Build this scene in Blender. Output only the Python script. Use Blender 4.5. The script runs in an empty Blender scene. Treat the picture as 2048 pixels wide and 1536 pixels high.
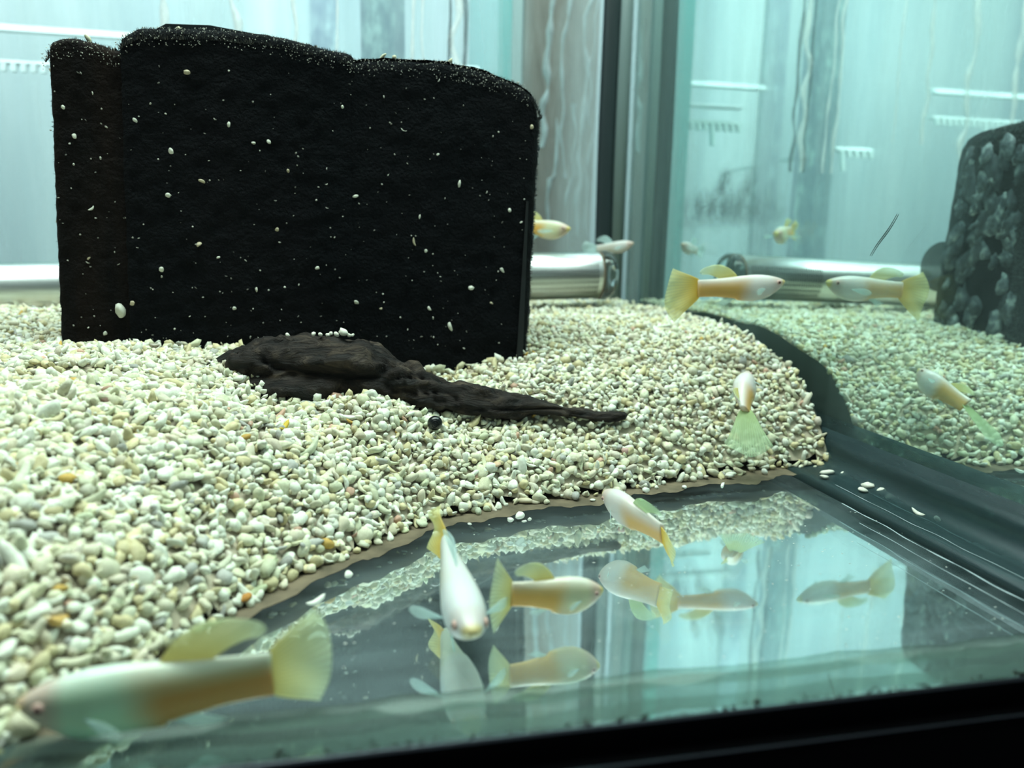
import bpy, bmesh, math, random
import numpy as np
from mathutils import Vector, Matrix

S = 0.01                                    # all measures below are centimetres
random.seed(7)
rng = np.random.default_rng(7)
sc = bpy.context.scene
col = sc.collection

# ------------------------------------------------------------------ camera, world, lights
cam_d = bpy.data.cameras.new('camera'); cam = bpy.data.objects.new('camera', cam_d); col.objects.link(cam)
cam_d.sensor_width = 36.0; cam_d.lens = 36.0 * 1480.0 / 2048.0
cam_d.clip_start = 0.005; cam_d.clip_end = 20.0
YAW, PITCH, ROLL = math.radians(11.5), math.radians(-10.3), math.radians(1.0)
fw = Vector((math.sin(YAW) * math.cos(PITCH), math.cos(YAW) * math.cos(PITCH), math.sin(PITCH)))
r0 = Vector((math.cos(YAW), -math.sin(YAW), 0)); u0 = r0.cross(fw)
rt = math.cos(ROLL) * r0 + math.sin(ROLL) * u0; up = rt.cross(fw)
cam.matrix_world = Matrix(((rt.x, up.x, -fw.x, 0), (rt.y, up.y, -fw.y, 0), (rt.z, up.z, -fw.z, 7.0 * S), (0, 0, 0, 1)))
cam_d.dof.use_dof = True; cam_d.dof.focus_distance = 20.5 * S; cam_d.dof.aperture_fstop = 13.0
sc.camera = cam

w = bpy.data.worlds.new('world'); sc.world = w; w.use_nodes = True
w.node_tree.nodes['Background'].inputs[0].default_value = (0.55, 0.72, 0.78, 1)
w.node_tree.nodes['Background'].inputs[1].default_value = 0.10

def area(name, loc, rot, sx, sy, power, color):
    l = bpy.data.lights.new(name, 'AREA'); l.shape = 'RECTANGLE'; l.size = sx * S; l.size_y = sy * S
    l.energy = power; l.color = color
    o = bpy.data.objects.new(name, l); col.objects.link(o)
    o.location = Vector(loc) * S; o.rotation_euler = rot
    return o
area('tank_lamp', (-2, 21, 52), (0, 0, 0), 46, 14, 4.1, (0.86, 1.0, 0.93))
area('shelf_lamp', (10, 50, 47), (math.radians(16), 0, 0), 110, 8, 4.4, (0.88, 0.98, 1.0))

sc.cycles.transparent_max_bounces = 24; sc.cycles.max_bounces = 6; sc.cycles.diffuse_bounces = 2; sc.cycles.glossy_bounces = 4
vs = sc.view_settings
vs.view_transform = 'Standard'; vs.look = 'None'; vs.exposure = 0.06; vs.gamma = 1.0; vs.use_curve_mapping = False

# ------------------------------------------------------------------ helpers
def mat(name, color=(.8, .8, .8), rough=.6, metal=0.0, spec=.5):
    m = bpy.data.materials.new(name); m.use_nodes = True
    b = m.node_tree.nodes['Principled BSDF']
    b.inputs['Base Color'].default_value = (*color, 1); b.inputs['Roughness'].default_value = rough
    b.inputs['Metallic'].default_value = metal; b.inputs['Specular IOR Level'].default_value = spec
    return m

class N:
    """small node builder"""
    def __init__(s, m):
        s.m = m; s.t = m.node_tree; s.b = s.t.nodes.get('Principled BSDF'); s.out = s.t.nodes['Material Output']
    def n(s, kind, **kw):
        x = s.t.nodes.new(kind)
        for k, v in kw.items():
            if k == 'ins':
                for a, c in v.items(): x.inputs[a].default_value = c
            else: setattr(x, k, v)
        return x
    def l(s, a, b): s.t.links.new(a, b)
    def coord(s, scale=(1, 1, 1), kind='Object', rot=(0, 0, 0)):
        t = s.n('ShaderNodeTexCoord'); mp = s.n('ShaderNodeMapping')
        mp.inputs['Scale'].default_value = scale; mp.inputs['Rotation'].default_value = rot
        s.l(t.outputs[kind], mp.inputs[0]); return mp.outputs[0]
    def noise(s, vec, scale, detail=4, rough=.55, dist=0.0):
        x = s.n('ShaderNodeTexNoise', ins={'Scale': scale, 'Detail': detail, 'Roughness': rough, 'Distortion': dist})
        s.l(vec, x.inputs['Vector']); return x.outputs[0]
    def ramp(s, fac, stops):
        r = s.n('ShaderNodeValToRGB'); e = r.color_ramp.elements
        while len(e) < len(stops): e.new(.5)
        for el, (p, c) in zip(e, stops):
            el.position = p; el.color = (*c, 1) if len(c) == 3 else c
        s.l(fac, r.inputs[0]); return r.outputs[0]
    def math(s, op, a, b=None):
        x = s.n('ShaderNodeMath', operation=op)
        for i, v in enumerate((a, b)):
            if v is None: continue
            if isinstance(v, (int, float)): x.inputs[i].default_value = v
            else: s.l(v, x.inputs[i])
        return x.outputs[0]
    def mix(s, fac, a, b):
        x = s.n('ShaderNodeMixShader')
        if isinstance(fac, (int, float)): x.inputs[0].default_value = fac
        else: s.l(fac, x.inputs[0])
        s.l(a, x.inputs[1]); s.l(b, x.inputs[2]); return x.outputs[0]
    def bump(s, h, strength=.3, dist=.001):
        x = s.n('ShaderNodeBump', ins={'Strength': strength, 'Distance': dist}); s.l(h, x.inputs['Height'])
        return x.outputs[0]

def link(name, verts, faces, m=None, parent=None, smooth=True, colors=None, mats=None, midx=None):
    me = bpy.data.meshes.new(name)
    me.from_pydata([tuple(c * S for c in v) for v in verts], [], faces)
    if m: me.materials.append(m)
    for x in (mats or ()): me.materials.append(x)
    if midx is not None: me.polygons.foreach_set('material_index', midx)
    if smooth: me.polygons.foreach_set('use_smooth', [True] * len(me.polygons))
    if colors is not None:
        a = me.color_attributes.new('Col', 'FLOAT_COLOR', 'POINT')
        a.data.foreach_set('color', np.asarray(colors, dtype=np.float32).ravel())
    me.update()
    o = bpy.data.objects.new(name, me); col.objects.link(o)
    if parent is not None: o.parent = parent
    return o

def empty(name, loc):
    o = bpy.data.objects.new(name, None); col.objects.link(o); o.empty_display_size = .01
    o.location = Vector(loc) * S
    return o

def tag(o, label=None, cat=None, group=None, kind=None):
    if label: o['label'] = label
    if cat: o['category'] = cat
    if group: o['group'] = group
    if kind: o['kind'] = kind
    return o

def box(x0, x1, y0, y1, z0, z1):
    v = [(x, y, z) for z in (z0, z1) for y in (y0, y1) for x in (x0, x1)]
    f = [(0, 2, 3, 1), (4, 5, 7, 6), (0, 1, 5, 4), (2, 6, 7, 3), (0, 4, 6, 2), (1, 3, 7, 5)]
    return v, f

def extrude_profile(prof, axis, a0, a1, n=1, wob=None):
    """closed 2D profile swept along x ('x': prof is (y,z)) or along z ('z': prof is (x,y)); y: prof is (x,z)"""
    vs_, fs = [], []
    k = len(prof)
    for i in range(n + 1):
        a = a0 + (a1 - a0) * i / n
        for p, q in prof:
            d = wob(a) if wob else (0, 0)
            p2, q2 = p + d[0], q + d[1]
            vs_.append({'x': (a, p2, q2), 'y': (p2, a, q2), 'z': (p2, q2, a)}[axis])
    for i in range(n):
        for j in range(k):
            fs.append((i * k + j, i * k + (j + 1) % k, (i + 1) * k + (j + 1) % k, (i + 1) * k + j))
    fs.append(tuple(range(k))[::-1]); fs.append(tuple(range(n * k, n * k + k)))
    return vs_, fs

def interp(x, pts):
    return float(np.interp(x, [p[0] for p in pts], [p[1] for p in pts]))

# value noise (numpy) for shaping
_perm = rng.random((64, 64, 64)).astype(np.float32)
def vnoise(p, scale):
    p = np.asarray(p, dtype=np.float64) / scale + 1000.0
    i = np.floor(p).astype(int); f = p - i; f = f * f * (3 - 2 * f); i = i % 63
    r = 0
    for dx in (0, 1):
        for dy in (0, 1):
            for dz in (0, 1):
                wgt = (f[..., 0] if dx else 1 - f[..., 0]) * (f[..., 1] if dy else 1 - f[..., 1]) * (f[..., 2] if dz else 1 - f[..., 2])
                r = r + wgt * _perm[i[..., 0] + dx, i[..., 1] + dy, i[..., 2] + dz]
    return r * 2 - 1

# ------------------------------------------------------------------ measures of the tank
XIN, XOUT = 15.3, 15.9            # right pane
XL = -27.0                        # left pane inner face
YF, YFO = 9.6, 9.0                # front pane inner / outer face
YB, YBO = 43.0, 43.6              # back pane
ZTOP = 40.0

# ------------------------------------------------------------------ glass materials
def glass_mat(name, tint, gloss, film_col, film, streak_scale, axis_scale, extra=None):
    """clean glass: see-through with a clear-cut reflection, partly covered by a dried film of scale"""
    m = bpy.data.materials.new(name); m.use_nodes = True; q = N(m)
    q.t.nodes.remove(q.b)
    tr = q.n('ShaderNodeBsdfTransparent', ins={'Color': (*tint, 1)})
    gl = q.n('ShaderNodeBsdfGlossy', ins={'Color': (1, 1, 1, 1), 'Roughness': .02})
    fr = q.n('ShaderNodeFresnel', ins={'IOR': 1.33})
    base = q.mix(q.math('MULTIPLY', fr.outputs[0], gloss), tr.outputs[0], gl.outputs[0])
    df = q.n('ShaderNodeBsdfDiffuse', ins={'Color': (*film_col, 1)})
    tl = q.n('ShaderNodeBsdfTranslucent', ins={'Color': (*film_col, 1)})
    fm = q.mix(.5, df.outputs[0], tl.outputs[0])
    c = q.coord(axis_scale)
    n1 = q.noise(c, streak_scale, 4, .6, .4)
    f1 = q.ramp(n1, [(.38, (film[0],) * 3), (.72, (film[1],) * 3)])
    sh = q.mix(f1, base, fm)
    q.l(sh, q.out.inputs[0])
    return m

def mirror_mat(name, tint, rough, film_col, film, streak_scale, axis_scale, bump=0.0):
    m = bpy.data.materials.new(name); m.use_nodes = True; q = N(m)
    q.t.nodes.remove(q.b)
    gl = q.n('ShaderNodeBsdfGlossy', ins={'Color': (*tint, 1), 'Roughness': rough})
    df = q.n('ShaderNodeBsdfDiffuse', ins={'Color': (*film_col, 1)})
    c = q.coord(axis_scale)
    n1 = q.noise(c, streak_scale, 5, .6, .3)
    f1 = q.ramp(n1, [(.35, (film[0],) * 3), (.75, (film[1],) * 3)])
    if bump:
        b = q.bump(q.noise(q.coord(axis_scale), streak_scale * .35, 3), bump, .002)
        q.l(b, gl.inputs['Normal'])
    q.l(q.mix(f1, gl.outputs[0], df.outputs[0]), q.out.inputs[0])
    return m

M_front = bpy.data.materials.new('front_glass'); M_front.use_nodes = True; q = N(M_front); q.t.nodes.remove(q.b)
tr = q.n('ShaderNodeBsdfTransparent', ins={'Color': (.97, 1, .99, 1)}); gl = q.n('ShaderNodeBsdfGlossy', ins={'Roughness': .02}); fr = q.n('ShaderNodeFresnel', ins={'IOR': 1.2})
q.l(q.mix(fr.outputs[0], tr.outputs[0], gl.outputs[0]), q.out.inputs[0])
M_back = glass_mat('back_glass', (.92, .98, .975), .3, (.74, .86, .88), (.06, .40), 34, (1, 1, .06))
M_sidein = glass_mat('side_glass_inner_face', (.96, 1, .99), .12, (.50, .64, .64), (.0, .10), 28, (1, 1, .10))
M_sidemir = mirror_mat('side_glass_outer_face', (.80, .90, .88), .02, (.45, .60, .60), (.0, .09), 26, (1, 1, .10))
M_floormir = mirror_mat('bottom_glass_lower_face', (.97, 1, 1), .035, (.36, .46, .50), (.01, .10), 60, (.25, 1, 1), .05)
M_floortop = glass_mat('bottom_glass_top', (.97, 1, 1), .10, (.50, .62, .64), (.02, .13), 80, (.22, 1, 1))

# ------------------------------------------------------------------ structure: panes
def struct(name, v, f, m, parent=None, label=None, smooth=False):
    o = link(name, v, f, m, parent, smooth)
    o['kind'] = 'structure'
    if label: o['label'] = label
    return o

fl = struct('floor', *box(XL - .6, XOUT, YFO, YBO, -.8, -.27), M_floormir, None, 'bare glass tank bottom mirroring the sponge and the fish')
link('glass_top_face', [(XL, YF, 0), (XIN, YF, 0), (XIN, YB, 0), (XL, YB, 0)], [(0, 1, 2, 3)], M_floortop, fl, False)
wr = struct('wall_right', *box(XOUT, XOUT + .1, YFO, YBO, -.8, ZTOP), M_sidemir, None, 'right glass pane mirroring the gravel and the sponge')
link('glass_inner_face', [(XIN, YF, 0), (XIN, YB, 0), (XIN, YB, ZTOP), (XIN, YF, ZTOP)], [(0, 3, 2, 1)], M_sidein, wr, False)
wb = struct('wall_back', *box(XL - .6, XOUT, YB, YBO, -.8, ZTOP), M_back, None, 'back glass pane streaked with pale limescale')
wf = struct('wall_front', *box(XL - .6, XOUT, YFO, YF, -.8, ZTOP), M_front, None, 'clear front glass pane above the black rim')
wl = struct('wall_left', *box(XL - .6, XL, YF, YB, -.8, ZTOP), M_back, None, 'left glass pane streaked with limescale')

# room wall behind the shelf
m = mat('far_wall_paint', (.62, .80, .84), .9, 0, .2); q = N(m)
c1 = q.coord((1, 1, .12))
cc = q.ramp(q.noise(c1, 9, 5, .6, .3), [(.3, (.42, .50, .58)), (.5, (.60, .69, .73)), (.72, (.86, .92, .94))])
q.l(cc, q.b.inputs['Base Color'])
struct('wall_far', *box(-90, 120, 76, 78, -20, 90), m, None, 'pale blue wall behind the tank')

# ------------------------------------------------------------------ gravel height field
EDGE = [(-40, 3), (-7, 8.0), (-5.6, 9.6), (-5.0, 10.58), (-4.5, 11.08), (-3.6, 12.28), (-3, 13.18), (-2.1, 14.68), (-1.2, 15.58), (0.6, 17.38), (1.5, 18.18), (3.7, 19.18), (6.5, 19.68), (8.6, 20.28), (11.6, 21.08), (13.6, 21.48), (14.6, 21.48), (15.6, 20.98)]
LL = [(-9, 6.0), (-3, 5.2), (2, 4.2), (6, 3.0), (10, 2.5), (15.5, 2.3)]
ZM = [(-9, 4.15), (2, 4.0), (15.5, 4.05)]
def gz(x, y):
    x = np.asarray(x, float); y = np.asarray(y, float)
    e = np.interp(x, [p[0] for p in EDGE], [p[1] for p in EDGE])
    L = np.interp(x, [p[0] for p in LL], [p[1] for p in LL])
    z = np.interp(x, [p[0] for p in ZM], [p[1] for p in ZM])
    d = y - e
    h = z * (1 - np.exp(-np.maximum(d, 0) / L))
    p = np.stack([x, y, 0 * x], -1)
    h = h + np.minimum(np.maximum(d, 0), 2) / 2 * (.16 * vnoise(p, 2.6) + .07 * vnoise(p, 1.0))
    h = h + .55 * np.exp(-((x - .4) / 1.5) ** 2 - ((y - 20.6) / .9) ** 2)      # heap against the driftwood
    h = h - .25 * np.exp(-((x - 2.5) / 2.2) ** 2 - ((y - 24.2) / 1.2) ** 2) - .42 * np.exp(-((x - 6.3) / 2.4) ** 2 - ((y - 21.4) / .8) ** 2) - .62 * np.exp(-((x + 2.4) / 1.7) ** 2 - ((y - 21.0) / 1.2) ** 2) - .22 * np.exp(-((x - 2.6) / 1.3) ** 2 - ((y - 21.2) / .8) ** 2)
    return np.where(d > 0, h, -.25)

# ------------------------------------------------------------------ gravel
M_gravel = mat('coral_gravel', (.8, .8, .7), .62, 0, .35); q = N(M_gravel)
at = q.n('ShaderNodeAttribute', attribute_name='Col')
cn = q.coord()
g1 = q.ramp(q.noise(cn, 900, 3), [(.3, (.80, .79, .74)), (.6, (1, 1, 1))])
mx = q.n('ShaderNodeMix', data_type='RGBA', blend_type='MULTIPLY'); mx.inputs[0].default_value = 1.0
q.l(at.outputs['Color'], mx.inputs[6]); q.l(g1, mx.inputs[7]); q.l(mx.outputs[2], q.b.inputs['Base Color'])
q.l(q.bump(q.noise(cn, 1400, 3), .35, .0004), q.b.inputs['Normal'])
M_gravel_obj = mat('coral_gravel_grain', (.8, .8, .7), .62, 0, .35); q = N(M_gravel_obj)
oi = q.n('ShaderNodeObjectInfo')
cn = q.coord()
g1 = q.ramp(q.noise(cn, 900, 3), [(.3, (.80, .79, .74)), (.6, (1, 1, 1))])
mx = q.n('ShaderNodeMix', data_type='RGBA', blend_type='MULTIPLY'); mx.inputs[0].default_value = 1.0
q.l(oi.outputs['Color'], mx.inputs[6]); q.l(g1, mx.inputs[7]); q.l(mx.outputs[2], q.b.inputs['Base Color'])
q.l(q.bump(q.noise(cn, 1400, 3), .35, .0004), q.b.inputs['Normal'])
M_bed = mat('gravel_underlayer', (.50, .44, .33), .9, 0, .1)

def ico(sub):
    bm = bmesh.new(); bmesh.ops.create_icosphere(bm, subdivisions=sub, radius=1.0)
    bm.verts.ensure_lookup_table()
    v = np.array([x.co[:] for x in bm.verts]); f = np.array([[x.index for x in p.verts] for p in bm.faces]); bm.free()
    return v, f
ICO1 = ico(1); ICO2 = ico(2)

def lump(base, k):
    """one grain shape: a rounded, chipped, sometimes bent or holed-looking fragment, about 1 in radius"""
    v = base.copy()
    r = np.random.default_rng(100 + k)
    n = 1 + .30 * vnoise(v + k * 7.3, .75) + .14 * vnoise(v + k * 3.1, .38)
    v = v * n[:, None]
    for _ in range(r.integers(1, 4)):                 # chipped flats
        d = r.normal(size=3); d /= np.linalg.norm(d); h = r.uniform(.45, .8)
        s_ = v @ d; over = np.maximum(s_ - h, 0); v = v - over[:, None] * d * .85
    kind = k % 6
    sx = {0: (1.0, .85, .7), 1: (1.45, .75, .6), 2: (1.1, 1.0, .45), 3: (.95, .9, .85), 4: (1.7, .6, .5), 5: (1.2, .9, .6)}[kind]
    v = v * np.array(sx)
    if kind in (4, 5): v[:, 2] += .22 * v[:, 0] ** 2 - .1
    return v
SH1 = [lump(ICO1[0], k) for k in range(24)]
SH2 = [lump(ICO2[0], k) for k in range(24)]

def grain_colors(n):
    base = np.array([.73, .71, .53])
    c = base * rng.uniform(.82, 1.12, (n, 1)) + rng.normal(0, .02, (n, 3))
    t = rng.random(n)
    w_ = t < .30; c[w_] = np.array([.83, .85, .73]) * rng.uniform(.92, 1.05, (w_.sum(), 1))
    w_ = (t > .30) & (t < .42); c[w_] = np.array([.68, .60, .36]) * rng.uniform(.9, 1.1, (w_.sum(), 1))
    w_ = (t > .42) & (t < .455); c[w_] = np.array([.50, .50, .46]) * rng.uniform(.7, 1.1, (w_.sum(), 1))
    w_ = (t > .455) & (t < .461); c[w_] = np.array([.60, .38, .28]) * rng.uniform(.8, 1.2, (w_.sum(), 1))
    w_ = (t > .47) & (t < .472); c[w_] = np.array([.62, .40, .10])
    return np.clip(c, .02, .97)

def rot_random(n, tilt=.6):
    a = rng.uniform(0, 2 * np.pi, n); b = rng.normal(0, tilt, n); c_ = rng.normal(0, tilt, n)
    ca, sa, cb, sb, cc_, s_c = np.cos(a), np.sin(a), np.cos(b), np.sin(b), np.cos(c_), np.sin(c_)
    z0 = np.zeros(n); o1 = np.ones(n)
    Rz = np.stack([np.stack([ca, -sa, z0], -1), np.stack([sa, ca, z0], -1), np.stack([z0, z0, o1], -1)], 1)
    Ry = np.stack([np.stack([cb, z0, sb], -1), np.stack([z0, o1, z0], -1), np.stack([-sb, z0, cb], -1)], 1)
    Rx = np.stack([np.stack([o1, z0, z0], -1), np.stack([z0, cc_, -s_c], -1), np.stack([z0, s_c, cc_], -1)], 1)
    return Rz @ Ry @ Rx

# positions: jittered rows, finer rows nearer the camera
pos = []
def fill(x0, x1, y0, y1, step):
    xs = np.arange(x0, x1, step); ys = np.arange(y0, y1, step)
    gx, gy = np.meshgrid(xs, ys); gx = gx + rng.uniform(-.5, .5, gx.shape) * step; gy = gy + rng.uniform(-.5, .5, gy.shape) * step
    e = np.interp(gx, [p[0] for p in EDGE], [p[1] for p in EDGE]) + rng.normal(0, .14, gx.shape)
    ok = (gy > e) & (gx < XIN - .04) & (gy > YF + .12) & (gy < YB - .12) & (gx > XL + .2)
    pos.append(np.stack([gx[ok], gy[ok]], -1))
fill(-11, 15.3, 9.6, 24.0, .165)
fill(-11, 15.3, 9.6, 24.0, .30)
fill(-13.5, 15.3, 24.0, 32.0, .20)
fill(-20, 15.3, 32.0, 43.0, .25)
P2 = np.concatenate(pos)
inside_sponge = (P2[:, 0] > -8.6) & (P2[:, 0] < 5.2) & (P2[:, 1] > 25.7) & (P2[:, 1] < 29.2)
P2 = P2[~inside_sponge]
hid = (P2[:, 0] > -8.6 + (P2[:, 1] - 29) * -.28) & (P2[:, 0] < 4.0 + (P2[:, 1] - 29) * .20) & (P2[:, 1] > 29.6)   # behind the sponge, thinned
P2 = P2[~(hid & (rng.random(len(P2)) < .55))]
n = len(P2)
size = np.clip(rng.lognormal(math.log(.118), .28, n), .06, .24)
Z = gz(P2[:, 0], P2[:, 1])
e_ = np.interp(P2[:, 0], [p[0] for p in EDGE], [p[1] for p in EDGE])
Z = np.maximum(Z, 0) + size * rng.uniform(-.25, .55, n)
Z = np.maximum(Z, size * .62)
P3 = np.column_stack([P2, Z])
C3 = grain_colors(n)
R3 = rot_random(n)
# the 300 grains that show largest: along the near foot of the bed
dcam = np.linalg.norm(P3 - np.array([0, 0, 7.0]), axis=1)
d_edge = P2[:, 1] - e_
vis = (P2[:, 0] > -4.55) & (d_edge < 2.2) & (P2[:, 0] < 4)
score = size / dcam * np.where(vis, 1, 0) * np.where(size * .5 + Z > gz(P2[:, 0], P2[:, 1]) + .03, 1, .4)
top = np.argsort(-score)[:270]
single = np.zeros(n, bool); single[top] = True

def build_grains(mask, shapes, faces):
    ids = np.nonzero(mask)[0]
    nv = len(shapes[0]); k = rng.integers(0, len(shapes), len(ids))
    A = np.stack(shapes)[k]                                   # n,nv,3
    V = np.einsum('nij,nvj->nvi', R3[ids], A) * size[ids][:, None, None] + P3[ids][:, None, :]
    V[..., 2] = np.maximum(V[..., 2], .01)
    V[..., 0] = np.minimum(V[..., 0], XIN - .015)
    Fc = (faces[None] + (np.arange(len(ids)) * nv)[:, None, None]).reshape(-1, 3)
    Cc = np.repeat(np.column_stack([C3[ids], np.ones(len(ids))]), nv, axis=0)
    return V.reshape(-1, 3), Fc, Cc

near = (P2[:, 1] < 21) & (P2[:, 0] > -8)
Va, Fa, Ca = build_grains(near & ~single, SH2, ICO2[1])
Vb, Fb, Cb = build_grains(~near & ~single, SH1, ICO1[1])
def tube_in(x, y): return False
# ICO2 of bmesh has 42 points / 80 triangles at level 2; level 1 has 12 / 20
xs = np.arange(XL + .1, XIN - .03, .2); ys = np.arange(YF + .06, YB - .06, .2)
xs = np.append(xs, XIN - .04); ys = np.append(ys, YB - .07)
gx, gy = np.meshgrid(xs, ys); gzv = gz(gx, gy) - .10
Vc = np.column_stack([gx.ravel(), gy.ravel(), gzv.ravel()])
nx = len(xs); quads = []
for j in range(len(ys) - 1):
    for i in range(nx - 1):
        a = j * nx + i
        cx_, cy_ = gx.ravel()[a] + .1, gy.ravel()[a] + .1
        if -8.9 < cx_ < 5.1 and 25.5 < cy_ < 29.6: continue
        if tube_in(cx_, cy_): continue
        if min(gzv.ravel()[[a, a + 1, a + nx, a + nx + 1]]) >  .03: quads.append((a, a + 1, a + nx + 1, a + nx))
Vc[:, 2] = np.maximum(Vc[:, 2], .005)
sk = []                                                   # side of the bed where it leans on the right pane
for y in np.arange(21.1, YB - .1, .2): sk += [(XIN - .035, y, .005), (XIN - .035, y, max(.005, float(gz(XIN - .05, y)) - .02))]
b0 = len(Vc); Vc = np.concatenate([Vc, np.array(sk)])
n_sk = len(sk) // 2 - 1
for i in range(0, len(sk) - 2, 2): quads.append((b0 + i, b0 + i + 2, b0 + i + 3, b0 + i + 1))
Cc = np.tile(np.array([.5, .44, .33, 1]), (len(Vc), 1))
off1, off2 = len(Va), len(Va) + len(Vb)
tri = np.concatenate([Fa, Fb + off1])
faces = tri.tolist() + [tuple(i + off2 for i in q_) for q_ in quads]
bed = link('gravel_bed', np.concatenate([Va, Vb, Vc]).tolist(), faces, None, None, True, np.concatenate([Ca, Cb, Cc]), [M_gravel, M_bed, mat('bed_side_shade', (.075, .085, .075), .9)],  # last slot: shade on the bed's side painted in as a dark colour
           [0] * len(tri) + [1] * (len(quads) - n_sk) + [2] * n_sk)
tag(bed, 'thick sloping bed of pale cream crushed coral gravel around the sponge', 'gravel', None, 'stuff')

M_mulm = mat('brown_mulm', (.17, .125, .085), .8, 0, .3); q = N(M_mulm)
q.l(q.ramp(q.noise(q.coord(), 160, 5), [(.3, (.085, .070, .045)), (.7, (.20, .155, .10))]), q.b.inputs['Base Color'])
mv, mf = [], []; xs_m = np.arange(-4.9, 15.2, .12)
for i, x in enumerate(xs_m):
    e0 = float(np.interp(x, [p[0] for p in EDGE], [p[1] for p in EDGE])); o_ = .62 + .14 * math.sin(x * 2.3) + .08 * math.sin(x * 7.1) + rng.uniform(-.05, .05) + .35 * math.exp(-((x - 12.2) / 1.6) ** 2)
    mv += [(x, max(e0 - o_, YF + .2), .012), (x, e0 + .9, .012)]
for i in range(len(xs_m) - 1): mf.append((2 * i, 2 * i + 2, 2 * i + 3, 2 * i + 1))
tag(link('mulm_film', mv, mf, M_mulm, None, False), 'brown film of mulm on the glass bottom along the gravel edge', 'mulm', None, 'stuff')

GM = []
for k in range(24):
    me = bpy.data.meshes.new('gravel_grain')
    me.from_pydata([tuple(c * S for c in v) for v in SH2[k]], [], ICO2[1].tolist())
    me.materials.append(M_gravel_obj); me.polygons.foreach_set('use_smooth', [True] * len(me.polygons)); GM.append(me)

def grain(name, p, sz, color, k, rotm, label, cat, group=None):
    o = bpy.data.objects.new(name, GM[k]); col.objects.link(o)
    o.matrix_world = Matrix.Translation(Vector(p) * S) @ Matrix(np.asarray(rotm).tolist()).to_4x4() @ Matrix.Scale(sz, 4)
    o.color = (*color, 1)
    tag(o, label, cat, group)
    return o
for i in np.nonzero(single)[0]:
    c_ = C3[i]; lum = c_.mean(); sat = c_[0] - c_[2]
    hue = 'rusty brown' if sat > .28 and lum < .5 else 'tan' if sat > .22 else 'grey' if lum < .58 else 'white' if sat < .09 else 'cream'
    big = 'large ' if size[i] > .17 else 'small ' if size[i] < .13 else ''
    k_ = int(rng.integers(0, 24)); shp = ('rounded', 'oblong', 'flat chipped', 'knobbly', 'long bent', 'curved')[k_ % 6]
    where = 'beside the green-sheened guppy' if P2[i, 0] < -2.6 else 'at the bed foot behind the white guppy' if P2[i, 0] > .8 else 'on the bed foot by the bare bottom'
    grain('gravel_grain', P3[i], size[i], C3[i], k_, R3[i], f'{big}{hue} {shp} gravel grain {where}', 'gravel', 'grains at the foot of the gravel bed')

def I3(a=0, b=0, c_=0):
    return np.array(Matrix.Rotation(a, 3, 'Z') @ Matrix.Rotation(b, 3, 'Y') @ Matrix.Rotation(c_, 3, 'X'))
# loose grains on the bare bottom
loose = [(3.68, 18.0, .09), (3.96, 18.12, .15), (4.02, 17.85, .07), (4.2, 18.0, .06), (10.58, 19.8, .10), (7.02, 19.0, .08), (1.67, 17.3, .10), (9.4, 19.9, .09), (11.2, 20.6, .13), (12.6, 20.9, .12), (-1.0, 14.1, .12), (-.4, 15.3, .09),
         (8.1, 19.7, .11), (6.3, 19.2, .07), (2.6, 17.9, .06)]
for i, (x, y, s_) in enumerate(loose):
    grain('loose_grain', (x, y, s_ * .75), s_, (.90, .90, .82), i % 24, I3(i, .2 * (i % 3), .1), 'stray white gravel grain lying on the bare glass bottom', 'gravel', 'stray grains on the bare bottom')
corner_g = [(14.57, 18.7, .15), (14.95, 19.0, .19), (15.05, 18.55, .14), (14.98, 18.1, .11), (14.8, 16.7, .12), (15.05, 16.3, .09), (14.2, 20.1, .13), (14.6, 20.5, .15), (15.0, 20.3, .12)]
for i, (x, y, s_) in enumerate(corner_g):
    grain('loose_grain', (x, y, s_ * .75), s_, (.88, .86, .76), (i * 5 + 2) % 24, I3(i * 1.3, .2, .1), 'stray gravel grain lying against the foot of the right pane', 'gravel', 'stray grains at the right pane')
# coloured grains
for (x, y, s_, c_, lab) in [(-6.39, 19.25, .11, (.02, .02, .02), 'small black grain on the pale gravel left of the driftwood'),
                            (-5.76, 18.04, .11, (.16, .09, .06), 'dark brown speck on the pale gravel left of the driftwood'),
                            (-2.0, 19.15, .13, (.72, .50, .06), 'bright yellow grain on the pale gravel below the driftwood'),
                            (-2.81, 18.05, .14, (.55, .34, .08), 'amber grain on the pale gravel below the driftwood'),
                            (-2.38, 14.3, .14, (.50, .22, .04), 'rusty orange grain at the foot of the gravel bed'),
                            (-4.84, 12.1, .16, (.66, .42, .14), 'ochre grain on the gravel slope near the front glass'),
                            (7.8, 20.84, .15, (.66, .42, .38), 'pinkish grain on the gravel below the driftwood tip'),
                            (3.62, 19.95, .17, (.72, .50, .34), 'peach coloured grain at the foot of the gravel below the driftwood')]:
    zz = float(gz(x, y))
    grain('coloured_grain', (x, y, max(zz, .05) + s_ * .75), s_, c_, int(s_ * 1000) % 24, I3(x, .3, .2), lab, 'gravel', 'coloured grains in the gravel')

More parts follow.
